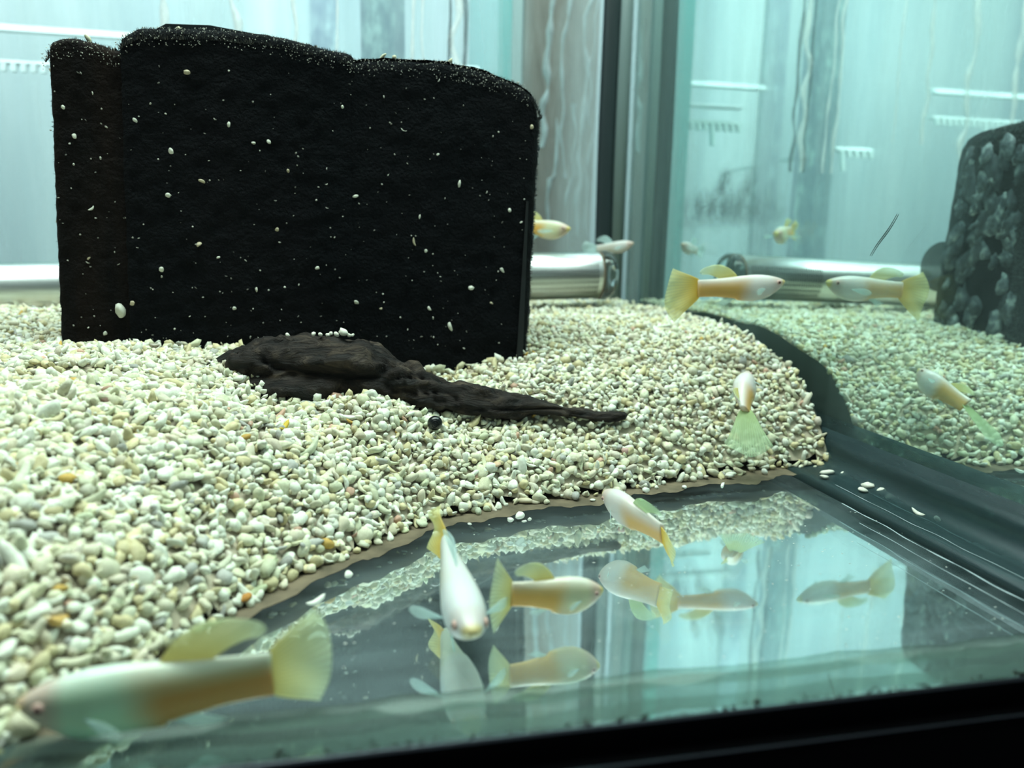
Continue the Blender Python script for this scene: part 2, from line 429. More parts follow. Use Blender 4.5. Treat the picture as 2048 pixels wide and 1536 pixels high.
# ------------------------------------------------------------------ sponge
M_foam = mat('black_foam', (.006, .007, .008), .95, 0, .08); q = N(M_foam)
cn = q.coord()
fc = q.ramp(q.noise(q.coord((1, 1, .25)), 14, 4), [(.4, (.0035, .0050, .0060)), (.60, (.0055, .0060, .0070)), (.75, (.012, .009, .007))])
q.l(fc, q.b.inputs['Base Color'])
q.l(q.bump(q.noise(cn, 900, 3), .8, .0015), q.b.inputs['Normal'])
M_plate = mat('black_plastic', (.012, .016, .018), .35)
M_strand = mat('foam_strand', (.022, .024, .024), .35, 0, .6)
M_flake = mat('grey_foam_flake', (.07, .085, .10), .7, 0, .3); q = N(M_flake)
q.l(q.ramp(q.noise(q.coord(), 220, 4), [(.35, (.014, .018, .024)), (.55, (.055, .066, .078)), (.75, (.22, .25, .26))]), q.b.inputs['Base Color'])
M_flake2 = mat('pale_grey_foam_flake', (.15, .17, .19), .7, 0, .3); q = N(M_flake2)
q.l(q.ramp(q.noise(q.coord(), 260, 4), [(.35, (.03, .04, .05)), (.52, (.13, .15, .17)), (.7, (.42, .46, .46))]), q.b.inputs['Base Color'])

sponge = empty('sponge_filter', (-1.5, 27, 3.0))
tag(sponge, 'large black foam filter block speckled with white grit, standing in the gravel', 'sponge')
def child(name, v, f, m, par, smooth=True, **kw):
    o = link(name, v, f, m, None, smooth, **kw)
    o.parent = par; o.matrix_parent_inverse = par.matrix_world.inverted() if False else Matrix.Translation(-Vector(par.location)) if par.parent is None else Matrix.Identity(4)
    return o

def foam(name, topo, xl, xr, yf, yb, zbot, amp=.05, ybtop=None, rad=.45, step=.115):
    """block of foam: front and back faces, rounded shoulders, torn pores. topo: top height as function of x; xl/xr: side x as function of z"""
    vs_, fs = [], []
    zt = max(p[1] for p in topo)
    U = int((xr(zt) - xl(zt)) / step) + 2
    prof = []
    H_ = 1.0
    nv_ = int((zt - zbot) / step); nd = int((yb - yf) / (step * 2.2)) + 2
    for i in range(nv_ + 1): prof.append(('f', i / nv_))
    for i in range(1, nd): prof.append(('t', i / nd))
    for i in range(nv_ // 2 + 1): prof.append(('b', 1 - i / (nv_ // 2)))
    k = len(prof)
    for a in range(U + 1):
        s_ = a / U
        for kind, t in prof:
            x0_ = xl(zbot) + (xr(zbot) - xl(zbot)) * s_
            tz = interp(xl(zt) + (xr(zt) - xl(zt)) * s_, topo)
            yb_ = yb
            if kind == 'f': y, z = yf, zbot + (tz - zbot) * t
            elif kind == 't': y, z = yf + (yb - yf) * t, tz
            else: y, z = yb, zbot + (tz - zbot) * t
            if ybtop is not None:
                fr_ = (z - zbot) / (zt - zbot); y = yf + (y - yf) * ((1 - fr_) + fr_ * (ybtop - yf) / (yb - yf))
            x = xl(z) + (xr(z) - xl(z)) * s_
            # rounded shoulders at the four upright edges and along the top
            ex = min(x - xl(z), xr(z) - x)
            if ex < rad:
                q_ = 1 - ex / rad; ins = rad * (1 - math.sqrt(max(0, 1 - q_ * q_)))
                mid = (yf + yb) / 2
                y += ins if y < mid - .01 else (-ins if y > mid + .01 else 0)
            ez = tz - z
            if ez < rad:
                q_ = 1 - ez / rad; ins = rad * (1 - math.sqrt(max(0, 1 - q_ * q_))) * .7
                if kind == 'f': y += ins
                elif kind == 'b': y -= ins
            vs_.append((x, y, z))
    for a in range(U):
        for j in range(k - 1):
            fs.append((a * k + j, (a + 1) * k + j, (a + 1) * k + j + 1, a * k + j + 1))
    v = np.array(vs_)
    nn = vnoise(v, .16) * .6 + vnoise(v + 9.1, .34) * .7 + vnoise(v + 31, 1.6) * .6
    # push along a rough outward direction
    ctr = np.array([(xl(zbot) + xr(zbot)) / 2, (yf + yb) / 2, (zbot + zt) / 2]); half = np.array([(xr(zbot) - xl(zbot)) / 2, (yb - yf) / 2, (zt - zbot) / 2])
    d = (v - ctr) / half; d = d ** 7; d = d / (np.linalg.norm(d, axis=1, keepdims=True) + 1e-6)
    v = v + d * (nn * amp)[:, None]
    # close the two ends with a grid between front and back
    base = len(v); v = v.tolist()
    for a, sg in ((0, -1), (U, 1)):
        m_ = 12; rows = []
        for i in range(nv_ // 2 + 1):
            fi = min(i * 2, nv_); bi = k - 1 - i
            A, B = np.array(v[a * k + fi]), np.array(v[a * k + bi])
            row = []
            for j in range(m_ + 1):
                p = A + (B - A) * j / m_
                if 0 < j < m_:
                    bul = .04 * math.sin(math.pi * j / m_) + .07 * float(vnoise(np.array([p]), .5)[0]) + .05 * float(vnoise(np.array([p + 5]), .22)[0]) - .04
                    p = p + np.array([sg * bul, 0, 0])
                    row.append(len(v)); v.append(p.tolist())
                else: row.append(a * k + (fi if j == 0 else bi))
            rows.append(row)
        for i in range(len(rows) - 1):
            for j in range(m_):
                q_ = (rows[i][j], rows[i][j + 1], rows[i + 1][j + 1], rows[i + 1][j])
                fs.append(q_ if sg > 0 else q_[::-1])
    return v, fs

def lin(z0, a, z1, b): return lambda z: a + (b - a) * (z - z0) / (z1 - z0)
YS = 25.0
L_l = lin(2, -9.36, 12.8, -8.86)
T_left = [(-9.0, 12.4), (-8.75, 12.72), (-8.3, 12.88), (-7.7, 12.80), (-6.9, 12.62), (-6.5, 12.6)]
T_mid = [(-6.95, 12.75), (-6.75, 13.02), (-6.3, 13.25), (-5.2, 13.32), (-4.0, 13.36), (-2.6, 13.28), (-1.2, 13.06), (-.25, 12.92), (-.1, 12.8)]
T_right = [(-.4, 12.75), (.6, 12.86), (1.9, 12.9), (2.6, 12.92), (4.0, 12.72), (5.2, 12.38), (5.7, 12.05), (5.98, 11.5)]
M_foam_b = mat('brown_tinged_foam', (.01, .008, .007), .95, 0, .08); q = N(M_foam_b)
q.l(q.ramp(q.noise(q.coord((1, 1, .12)), 60, 4), [(.42, (.006, .006, .006)), (.62, (.013, .009, .007)), (.75, (.030, .018, .011))]), q.b.inputs['Base Color']); q.l(q.bump(q.noise(q.coord(), 900, 3), .8, .0015), q.b.inputs['Normal'])
child('foam_block', *foam('f', T_left, L_l, lin(2, -6.6, 13, -6.4), YS + .10, 29.6, 1.6, rad=.3), M_foam_b, sponge)
child('foam_block', *foam('f', T_mid, lin(2, -7.35, 13, -6.95), lin(2, -.15, 13, -.1), YS - .04, 29.9, 1.4, rad=.3), M_foam, sponge)
child('foam_block', *foam('f', T_right, lin(2, -.75, 13, -.65), lin(2, 5.62, 12, 5.98), YS + .0, 30.6, 1.4, ybtop=29.4, rad=.5), M_foam, sponge)
# arched black plate behind the foam, knob on the back, thin strip at the right front edge
pl = [(-7.2, 4), (-.6, 4), (-.25, 13.0), (-.9, 13.32), (-2.0, 13.55), (-4.6, 13.85), (-5.9, 13.80), (-6.5, 13.45), (-6.8, 12.9)]
child('backing_plate', *extrude_profile([(p[0] * 1.0, p[1]) for p in pl], 'y', 26.6, 26.9), M_plate, sponge, False)
kn = []
for i in range(17):
    t = math.pi * i / 16; kn.append((30.2 + 1.35 * math.sin(t), 6.55 - 1.15 * math.cos(t)))
v, f = extrude_profile(kn, 'x', 2.4, 5.4)
child('suction_cup', v, f, M_plate, sponge, False)
v, f = box(5.16, 5.42, 24.93, 25.2, 1.8, 8.6); v = [(x + (.2 if z > 5 and x < 5.3 else 0) + (z - 2) * .02 - (.0 if z < 5 else .02), y, z) for x, y, z in v]
child('edge_strip', v, f, mat('worn_black_plastic', (.009, .012, .013), .8), sponge, False)
# torn flakes on the right face
for i in range(90):
    y = rng.uniform(25.75, 29.9); z = rng.uniform(3.2, 11.6); y = min(y, 29.75 - (z - 2) * .11)
    a0 = rng.uniform(.16, .42); b0 = a0 * rng.uniform(1.2, 2.6); ang = rng.normal(0, .35)
    m_ = 11; pts = []
    for j in range(m_):
        t = 2 * math.pi * j / m_; r_ = rng.uniform(.7, 1.15)
        dy, dz = a0 * math.cos(t) * r_, b0 * math.sin(t) * r_
        pts.append((dy * math.cos(ang) - dz * math.sin(ang), dy * math.sin(ang) + dz * math.cos(ang)))
    xr_ = 5.62 + (z - 2) * .036 + .04 * math.sin(math.pi * (y - 25) / 5.2) - .04
    vv = [(xr_ - .06, y + p, z + q_) for p, q_ in pts] + [(xr_ + rng.uniform(.03, .12) + (.06 if q_ < 0 else -.04), y + p * .9, z + q_ * .9) for p, q_ in pts] + [(xr_ + .10, y, z)]
    ff = [(j, (j + 1) % m_, m_ + (j + 1) % m_, m_ + j) for j in range(m_)] + [(m_ + j, m_ + (j + 1) % m_, 2 * m_) for j in range(m_)]
    child('flake', vv, ff, M_flake if i % 3 else M_flake2, sponge, True)
# open-pore strands standing along the top and side edges
sv, sf = [], []
def strand(p, d, ln, wd):
    p = np.array(p); d = np.array(d) / np.linalg.norm(d)
    s1 = np.cross(d, rng.normal(size=3)); s1 /= np.linalg.norm(s1) + 1e-9; s2 = np.cross(d, s1)
    b = len(sv)
    sv.extend([(p + s1 * wd).tolist(), (p - s1 * wd * .5 + s2 * wd * .8).tolist(), (p - s1 * wd * .5 - s2 * wd * .8).tolist(), (p + d * ln).tolist()])
    sf.extend([(b, b + 1, b + 3), (b + 1, b + 2, b + 3), (b + 2, b, b + 3)])
for T, y0_ in ((T_left, YS + .12), (T_mid, YS - .08), (T_right, YS + .04)):
    for _ in range(int(1900 * (T[-1][0] - T[0][0]) / 3)):
        x = rng.uniform(T[0][0] + .05, T[-1][0] - .05); t = rng.random() ** 2.2
        y = y0_ + .05 + t * 3.4; z = interp(x, T) - (.32 * (1 - min(1, t * 8)) ** 2) - .03
        strand((x, y, z), (rng.normal(0, .5), -.5 + rng.normal(0, .4), 1), rng.uniform(.07, .19), .020)
for _ in range(2600):
    z = rng.uniform(3.4, 12.3)
    if rng.random() < .5: strand((L_l(z) + .03, YS + .45 + rng.uniform(0, .6), z), (-1, rng.normal(0, .4), rng.normal(0, .4)), rng.uniform(.06, .13), .018)
    else: strand((5.62 + (min(z, 11.6) - 2) * .036 - .02, YS + .4 + rng.uniform(0, .5), min(z, 11.4)), (1, rng.normal(0, .4), rng.normal(0, .4)), rng.uniform(.07, .15), .018)
o = child('foam_strand', sv, sf, M_strand, sponge, False); o['kind'] = 'stuff'

# grit caught on the foam
gr = [(-5.02, 12.05, .13), (-6.55, 10.6, .08), (-5.6, 9.75, .10), (-5.75, 8.45, .12), (-4.75, 8.9, .10), (-3.2, 10.1, .08), (-2.75, 10.15, .09), (-3.9, 10.6, .08), (-4.95, 7.0, .11), (-8.3, 10.1, .10), (-8.0, 8.0, .09), (-7.4, 4.9, .26), (-7.0, 5.15, .10),
      (-.15, 8.6, .10), (3.2, 9.1, .15), (4.9, 8.3, .10), (1.7, 7.2, .10), (2.1, 6.9, .09), (3.6, 5.7, .15), (4.7, 6.3, .11), (-2.2, 9.3, .07), (-.5, 11.3, .07), (1.4, 10.7, .07), (2.5, 10.0, .08), (5.6, 11.0, .10), (1.9, 8.0, .07), (.9, 9.3, .06),
      (-8.55, 10.9, .08), (-8.2, 6.5, .08), (-7.9, 4.2, .08), (-6.1, 6.2, .12), (-4.4, 6.6, .06), (-2.6, 7.5, .08), (-1.4, 6.3, .09), (2.9, 4.4, .14), (-.2, 5.2, .10), (.6, 5.0, .08), (2.2, 5.0, .09), (-3.3, 5.6, .10), (-4.0, 5.0, .08), (4.3, 5.2, .07), (5.3, 7.9, .07),
      (-8.9, 12.0, .11), (-9.0, 6.6, .12), (-9.05, 7.6, .10), (-9.1, 5.9, .12)]
for i, (x, z, s_) in enumerate(gr):
    y = (YS + .12 if x < -7 else YS - .08 if x < -.2 else YS + .04) - .03
    if x < -8.85: y += .35
    grain('grit_grain', (x, y, z), s_ * .8, (.80, .80, .70) if i % 4 else (.62, .54, .38), (i * 7) % 24, I3(i, i * .7, i * 1.9), f"{'large ' if s_ > .125 else 'tiny ' if s_ < .085 else ''}{'white' if i % 4 else 'tan'} grit grain stuck on the {'left part' if x < -7 else 'tall middle part' if x < -.2 else 'right part'} of the black sponge face", 'grit', 'grit stuck on the sponge')
for i, (x, z) in enumerate([(-7.85, 12.95), (1.15, 12.98), (2.95, 12.98), (.75, 12.95), (-5.3, 13.35)]):
    grain('grit_grain', (x, YS + .5, z), .11, (.62, .60, .42), (i * 5 + 1) % 24, I3(i, 1.1, i), 'yellowish grit grain resting on the top edge of the sponge', 'grit', 'grit on top of the sponge')
sv, sf, cl = [], [], []
for it in range(1350):
    x = rng.uniform(-9, 5.5); z = 3.6 + 9 * rng.random() ** 1.25
    s_ = rng.uniform(.012, .042)
    if it > 350:  # extra pale specks paint the sparkle of light along the top pores
        z = interp(x, T_left if x < -6.95 else T_mid if x < -.3 else T_right) - rng.random() ** 1.5 * .55 - .03; s_ = rng.uniform(.010, .024)
    elif z > 12.4: continue
    y = (YS + .12 if x < -7 else YS - .08 if x < -.2 else YS + .04) - .04
    k = rng.integers(0, 24); b = len(sv); R_ = rot_random(1)[0]
    sv += (SH1[k] @ R_.T * s_ + np.array([x, y, z])).tolist(); sf += (ICO1[1] + b).tolist(); c_ = rng.uniform(.10, .75); y += max(0, .30 - (interp(x, T_left if x < -6.95 else T_mid if x < -.3 else T_right) - z)) * .55; cl += [(c_, c_ * .98, c_ * .88, 1)] * len(SH1[k])
o = link('grit_and_sparkle', sv, sf, M_gravel, None, True, cl)
tag(o, 'fine pale dust of grit and painted sparkles on the face of the black sponge', 'grit', None, 'stuff')

# ------------------------------------------------------------------ driftwood
M_wood = mat('dark_driftwood', (.05, .035, .025), .7, 0, .3); q = N(M_wood)
cw = q.coord((.35, 1, 1), rot=(0, math.radians(10), 0))
nz = q.noise(cw, 170, 7, .65, 1.2)
q.l(q.ramp(nz, [(.36, (.003, .0025, .002)), (.52, (.018, .012, .009)), (.72, (.095, .068, .046))]), q.b.inputs['Base Color'])
q.l(q.bump(nz, 1.0, .003), q.b.inputs['Normal'])
wood = empty('driftwood', (0, 21.8, 2.6))
tag(wood, 'dark brown piece of driftwood half buried in gravel before the black sponge', 'driftwood')
#      x,     y,     ztop,  zbot, depth half
WS = [(-4.0, 22.6, 3.71, 2.84, .35), (-3.75, 22.62, 3.94, 2.49, .7), (-3.35, 22.58, 4.14, 2.23, .9), (-2.85, 22.56, 4.29, 2.12, 1.0), (-2.14, 22.5, 4.37, 2.11, 1.05), (-1.43, 22.43, 4.40, 2.11, 1.05), (-.71, 22.36, 4.41, 2.10, 1.0), (0, 22.35, 4.34, 2.19, .95),
      (.51, 22.35, 4.08, 2.18, .9), (.98, 22.3, 3.77, 2.07, .8), (1.65, 22.26, 3.44, 1.95, .72), (2.38, 22.23, 3.15, 1.88, .66), (3.11, 22.1, 2.93, 1.76, .6), (3.85, 22.02, 2.73, 1.63, .55), (4.49, 21.92, 2.55, 1.63, .46), (5.13, 21.87, 2.37, 1.79, .38), (5.77, 21.82, 2.20, 1.78, .32),
      (6.42, 21.77, 2.04, 1.66, .27), (7.06, 21.72, 1.94, 1.58, .24), (7.72, 21.67, 1.92, 1.58, .21), (8.04, 21.64, 1.88, 1.62, .16), (8.13, 21.65, 1.79, 1.69, .06)]
XS_ = [s_[0] for s_ in WS]
v, f = [], []
U, K = 260, 64
for i in range(U + 1):
    x = XS_[0] + (XS_[-1] - XS_[0]) * i / U
    y, zt, zb, dp = [float(np.interp(x, XS_, [s_[j] for s_ in WS])) for j in (1, 2, 3, 4)]
    for j in range(K):
        a = 2 * math.pi * j / K
        ca, sa = math.cos(a), math.sin(a)
        rr = 1 + .05 * math.sin(3 * a + x * 1.1) + .04 * math.sin(5 * a - x * .7)
        v.append((x, y + dp * ca * rr * (.92 if sa > 0 else 1), (zt + zb) / 2 + (zt - zb) / 2 * np.sign(sa) * abs(sa) ** .85 * (rr if sa < .6 else 1)))
v = np.array(v); v[:, 2] += .16 * np.clip((v[:, 0] - 2.5) / 3, 0, 1)
cen = np.array([[float(np.interp(x, XS_, [s_[1] for s_ in WS])), float(np.interp(x, XS_, [(s_[2] + s_[3]) / 2 for s_ in WS])) + .16 * min(1, max(0, (x - 2.5) / 3))] for x in v[:, 0]])
dd = v[:, 1:] - cen; dd /= (np.linalg.norm(dd, axis=1, keepdims=True) + 1e-6)
gp = v * np.array([.28, 1, 1])
am = np.interp(v[:, 0], [-4, -3.5, 1, 8.1], [.10, .20, .17, .05])
disp = am * (vnoise(gp, .34) * .9 + vnoise(gp + 4, .16) * .5 + vnoise(v, .15) * .32 + vnoise(v + 8, .42) * .45) - am * 1.1 * np.exp(-((vnoise(gp + 11, .5)) / .12) ** 2)
v[:, 1:] += dd * disp[:, None]
for i in range(U):
    for j in range(K):
        f.append((i * K + j, i * K + (j + 1) % K, (i + 1) * K + (j + 1) % K, (i + 1) * K + j))
f.append(tuple(range(K))); f.append(tuple(range(U * K, U * K + K))[::-1])
child('trunk', v.tolist(), f, M_wood, wood)
tip = [(-4.84, 22.75, 3.37), (-4.68, 22.5, 3.15), (-4.26, 22.3, 2.65), (-3.66, 22.2, 2.55), (-3.56, 22.3, 3.95), (-3.96, 22.5, 3.90), (-4.46, 22.65, 3.57)]
v = tip + [(x + .05, y + .55, z + .02) for x, y, z in tip]; k = len(tip)
f = [tuple(range(k))[::-1], tuple(range(k, 2 * k))] + [(i, (i + 1) % k, k + (i + 1) % k, k + i) for i in range(k)]
child('broken_end', v, f, mat('smooth_dark_wood', (.022, .020, .018), .4, 0, .5), wood, False)
for i, (x, z, s_) in enumerate([(-.55, 4.60, .15), (-.75, 4.52, .09), (-1.0, 4.50, .09), (-1.2, 4.52, .07), (-1.4, 4.53, .08), (-.3, 4.50, .06), (-2.1, 4.52, .07), (-.9, 4.55, .07), (-.4, 4.5, .08)]):
    grain('perched_grain', (x * 1.02, 22.2, z - .06), s_, (.90, .88, .78), (i * 3) % 24, I3(i, .4, .3), 'white gravel grain lying on top of the driftwood', 'gravel', 'grains on the driftwood')

# black snail on the gravel
zz = float(gz(1.95, 20.55)) + .16
sn = empty('snail', (1.95, 20.55, zz)); tag(sn, 'round glossy black snail on the gravel below the driftwood', 'snail')
M_snail = mat('black_shell', (.006, .007, .008), .28, 0, .5)
v = ICO2[0].copy(); bm = bmesh.new(); bmesh.ops.create_icosphere(bm, subdivisions=4, radius=1); bm.verts.ensure_lookup_table()
sv = np.array([x.co[:] for x in bm.verts]); sf = [[x.index for x in p.verts] for p in bm.faces]; bm.free()
a = np.arctan2(sv[:, 2], sv[:, 0]); sv2 = sv * (1 + .05 * np.cos(a * 1.0 + 2.5 * sv[:, 1]) - .10 * np.exp(-((sv[:, 0] - .55) ** 2 + (sv[:, 2] - .2) ** 2) / .05))[:, None]
link('shell', (sv2 * np.array([.215, .20, .215]) + np.array([0, 0, .16])).tolist(), sf, M_snail, sn)
v, f = [], []
for i in range(40):                                        # coil ridge on the flank
    t = i / 39; an = t * 4.2 * math.pi; r_ = .115 * (1 - t) + .01
    for j in range(6):
        b = 2 * math.pi * j / 6; rr = .016 * (1 - .6 * t)
        v.append((math.cos(an) * (r_ + rr * math.cos(b)), -.185 + .1 * r_ - .02 * t + rr * math.sin(b), .16 + math.sin(an) * (r_ + rr * math.cos(b))))
for i in range(39):
    for j in range(6): f.append((i * 6 + j, i * 6 + (j + 1) % 6, (i + 1) * 6 + (j + 1) % 6, (i + 1) * 6 + j))
link('shell_coil', v, f, M_snail, sn)

# ------------------------------------------------------------------ steel filter tube behind the sponge
M_steel = mat('brushed_steel', (.66, .72, .70), .36, 1.0); q = N(M_steel)
ns = q.noise(q.coord((1, 60, 60)), 30, 3)
q.l(q.ramp(ns, [(.3, (.66, .71, .69)), (.7, (.88, .93, .92))]), q.b.inputs['Base Color'])
M_clear = glass_mat('clear_tube_plastic', (.94, .99, .98), 1.2, (.7, .8, .8), (.0, .10), 90, (1, 1, 1))
M_dkring = mat('brown_deposit', (.14, .10, .06), .8)
TY, TR = 37.2, 1.27
def tz(x): return 4.78 + (x + 16) / 28.7 * 1.0
tube = empty('filter_tube', (0, TY, tz(0))); tag(tube, 'perforated stainless steel filter tube lying on the gravel behind the sponge', 'filter tube')
def ring_loft(secs, K=48, close=True):
    v, f = [], []
    for x, r_ in secs:
        for j in range(K):
            a = 2 * math.pi * j / K; v.append((x, TY + r_ * math.cos(a), tz(x) + r_ * math.sin(a)))
    for i in range(len(secs) - 1):
        for j in range(K): f.append((i * K + j, i * K + (j + 1) % K, (i + 1) * K + (j + 1) % K, (i + 1) * K + j))
    if close:
        f.append(tuple(range(K))); f.append(tuple(range((len(secs) - 1) * K, len(secs) * K))[::-1])
    return v, f
child('steel_sleeve', *ring_loft([(-24, TR * .93), (-10, TR * .93), (0, TR * .93), (8, TR * .93), (12.0, TR * .93)]), M_steel, tube)
child('end_cap', *ring_loft([(12.02, TR * .95), (12.12, TR), (12.4, TR * .99), (12.62, TR * .93), (12.8, TR * .78), (12.9, TR * .55), (12.93, TR * .2)]), M_clear, tube)
child('seam_ring', *ring_loft([(11.96, TR * .90), (11.96, TR * .965), (12.06, TR * .965), (12.06, TR * .90)], close=False), M_dkring, tube)
# punched slots in rows round the sleeve, as far as the sleeve shows
pv, pf = [], []
for x in np.arange(7.6, 11.7, .135):
    for a_ in np.radians([28, 14, 0, -14, -28, -42]):
        a = math.pi + a_
        cy, cz = TY + TR * .935 * math.cos(a), tz(x) - TR * .935 * math.sin(a)
        ty, tz_ = -math.sin(a), -math.cos(a)
        b = len(pv)
        for dx, dt in ((-.03, -.11), (.03, -.11), (.03, .11), (-.03, .11)):
            pv.append((x + dx, cy + ty * dt - .012, cz + tz_ * dt))
        pf.append((b, b + 1, b + 2, b + 3))
o = child('slots', pv, pf, mat('slot_shadow_gap', (.05, .06, .06), .6), tube, False); o['kind'] = 'stuff'; o.name = 'punched_slot'
# clear sleeve over the upper half with a rim line
child('clear_rim', *extrude_profile([(TY - .15, tz(0) + TR * .94), (TY + .15, tz(0) + TR * .94), (TY + .15, tz(0) + TR * .99), (TY - .15, tz(0) + TR * .99)], 'x', -24, 12.0, 20, lambda x: (0, tz(x) - tz(0))), M_clear, tube, False)

# ------------------------------------------------------------------ seals, rim
M_sil = mat('black_silicone', (.012, .022, .025), .45)
M_silg = mat('grey_silicone', (.16, .22, .22), .4)
def seal(name, v, f, m, label, kind='structure'):
    o = link(name, v, f, m, None, True); o['kind'] = kind; o['label'] = label; return o
seal('trim_1', *extrude_profile([(13.62, YB - .01), (13.95, YB - .12), (14.3, YB - .16), (14.62, YB - .12), (14.62, YB - .01)], 'z', -.02, ZTOP, 30, lambda a: (.10 * math.sin(a * .35) * .3, 0)), M_sil, 'black silicone seal down the back right corner')
seal('trim_5', *extrude_profile([(14.62, YB - .01), (14.62, YB - .10), (15.0, YB - .2), (XIN - .02, YB - .42), (XIN - .02, YB - .01)], 'z', -.02, ZTOP, 1), M_silg, 'grey silicone seal in the back right corner')
m = bpy.data.materials.new('front_seal_haze'); m.use_nodes = True; q = N(m); q.t.nodes.remove(q.b)
tr = q.n('ShaderNodeBsdfTransparent', ins={'Color': (.88, .95, .92, 1)}); df = q.n('ShaderNodeBsdfPrincipled', ins={'Base Color': (.30, .37, .34, 1), 'Roughness': .4})
fr = q.ramp(q.noise(q.coord((.3, 1, 1)), 60, 5), [(.3, (.14,) * 3), (.7, (.42,) * 3)])
q.l(q.mix(fr, tr.outputs[0], df.outputs[0]), q.out.inputs[0])
seal('trim_2', *extrude_profile([(YF + .01, .004), (YF + 1.15, .004), (YF + .75, .06), (YF + .4, .18), (YF + .15, .4), (YF + .01, .62)], 'x', XL, XIN, 60, lambda a: (.05 * math.sin(a * 1.7) + .04 * math.sin(a * 4.1), 0)), m, 'hazy green silicone seal along the foot of the front glass')
m2 = bpy.data.materials.new('side_seal'); m2.use_nodes = True; q = N(m2); q.t.nodes.remove(q.b)
tr = q.n('ShaderNodeBsdfTransparent', ins={'Color': (.62, .75, .74, 1)}); df = q.n('ShaderNodeBsdfPrincipled', ins={'Base Color': (.025, .05, .055, 1), 'Roughness': .3})
fr = q.ramp(q.noise(q.coord((1, .15, 1)), 90, 5), [(.35, (.45,) * 3), (.65, (.85,) * 3)])
q.l(q.mix(fr, tr.outputs[0], df.outputs[0]), q.out.inputs[0])
seal('trim_3', *extrude_profile([(XIN - .01, .004), (XIN - 1.9, .004), (XIN - 1.1, .03), (XIN - .5, .07), (XIN - .2, .2), (XIN - .06, .55), (XIN - .01, 1.25)], 'y', YF + .02, YB - .8, 60, lambda a: (.0, .0)), m2, 'dark silicone seal along the foot of the right pane')
# black rim of the tank along the front
M_rim = mat('black_rim_plastic', (.004, .004, .005), .75, 0, .06)
rim = [(YF - .62, -.8), (YF - .62, .36), (YF - .66, .44), (YF - .74, .48), (YF - .84, .46), (YF - .90, .38), (YF - .93, .22), (YF - 1.16, .20), (YF - 1.24, .17), (YF - 1.28, .08), (YF - 1.30, -2.6), (YF - .9, -2.6), (YF - .9, -.8)]
seal('trim_4', *extrude_profile(rim, 'x', XL - 2, XOUT + 4, 1), M_rim, 'black plastic rim with rounded steps below the front glass').data.polygons.foreach_set('use_smooth', [False] * 15)
M_bead = mat('rim_highlight_grey', (.34, .36, .40), .35, .8)  # pale beads paint the highlight lines along the black rim
for (by, bz, br) in ((YF - .76, .475, .045), (YF - 1.2, .195, .020)):
    pr_ = [(by + br * math.cos(2 * math.pi * k / 10), bz + br * .8 * math.sin(2 * math.pi * k / 10)) for k in range(10)]
    link('rim_highlight', *extrude_profile(pr_, 'x', XL - 2, XOUT + 4, 1), M_bead, bpy.data.objects['trim_4'], True)
# dirt crust between rim and glass
M_crust = mat('tan_crust', (.42, .38, .28), .9); cv, cf, cl = [], [], []
for _ in range(260):
    x = rng.uniform(-8, 15); s_ = rng.uniform(.008, .028) if rng.random() < .93 else .045; k = rng.integers(0, 24); b = len(cv)
    cv += (SH1[k] @ rot_random(1)[0].T * s_ * np.array([1.6, 1, 1]) + np.array([x, YFO - .04, rng.normal(.47, .03)])).tolist(); cf += (ICO1[1] + b).tolist(); c_ = rng.uniform(.06, .35); cl += [(c_, c_ * .95, c_ * .8, 1)] * len(SH1[k])
o = link('dirt_crust', cv, cf, M_gravel, None, True, cl); tag(o, 'crumbly tan dirt along the top of the black rim', 'dirt', None, 'stuff')

# pale scratches and dust on the bare bottom
for k_, (xa, y0_, y1_, wd) in enumerate([(13.35, 10.6, 18.0, .03), (12.85, 10.6, 16.5, .02), (14.2, 12.0, 19.5, .02), (14.75, 11.5, 20.5, .035)]):
    v, f = [], []
    for i in range(41):
        y = y0_ + (y1_ - y0_) * i / 40; o_ = .06 * float(vnoise(np.array([[k_ * 5.0, y, 0]]), .9)[0]); w_ = wd * (.5 + .5 * float(vnoise(np.array([[k_ * 9.0, y, 4]]), .35)[0]) + .1)
        zf = .008 + (.03 if xa > 14 else 0)
        v += [(xa + o_ - w_, y, zf), (xa + o_ + w_, y, zf)]
    for i in range(40): f.append((2 * i, 2 * i + 1, 2 * i + 3, 2 * i + 2))
    link('scratch_line', v, f, mat('pale_scratch', (.36, .43, .45), .8), fl, False)
dv, df_, dc = [], [], []
for _ in range(150):
    x = rng.uniform(-3.0, 13.5); y = rng.uniform(10.9, 18.5)
    if y > np.interp(x, [p[0] for p in EDGE], [p[1] for p in EDGE]) - .8: continue
    s_ = rng.uniform(.010, .028); k = rng.integers(0, 24); b = len(dv)
    dv += (SH1[k] * s_ * np.array([1, 1, .5]) + np.array([x, y, s_ * .5 + .004])).tolist(); df_ += (ICO1[1] + b).tolist(); c_ = rng.uniform(.5, .9); dc += [(c_, c_, c_ * .93, 1)] * len(SH1[k])
tag(link('bottom_dust', dv, df_, M_gravel, None, True, dc), 'tiny pale specks of dust on the bare glass bottom', 'dust', None, 'stuff')

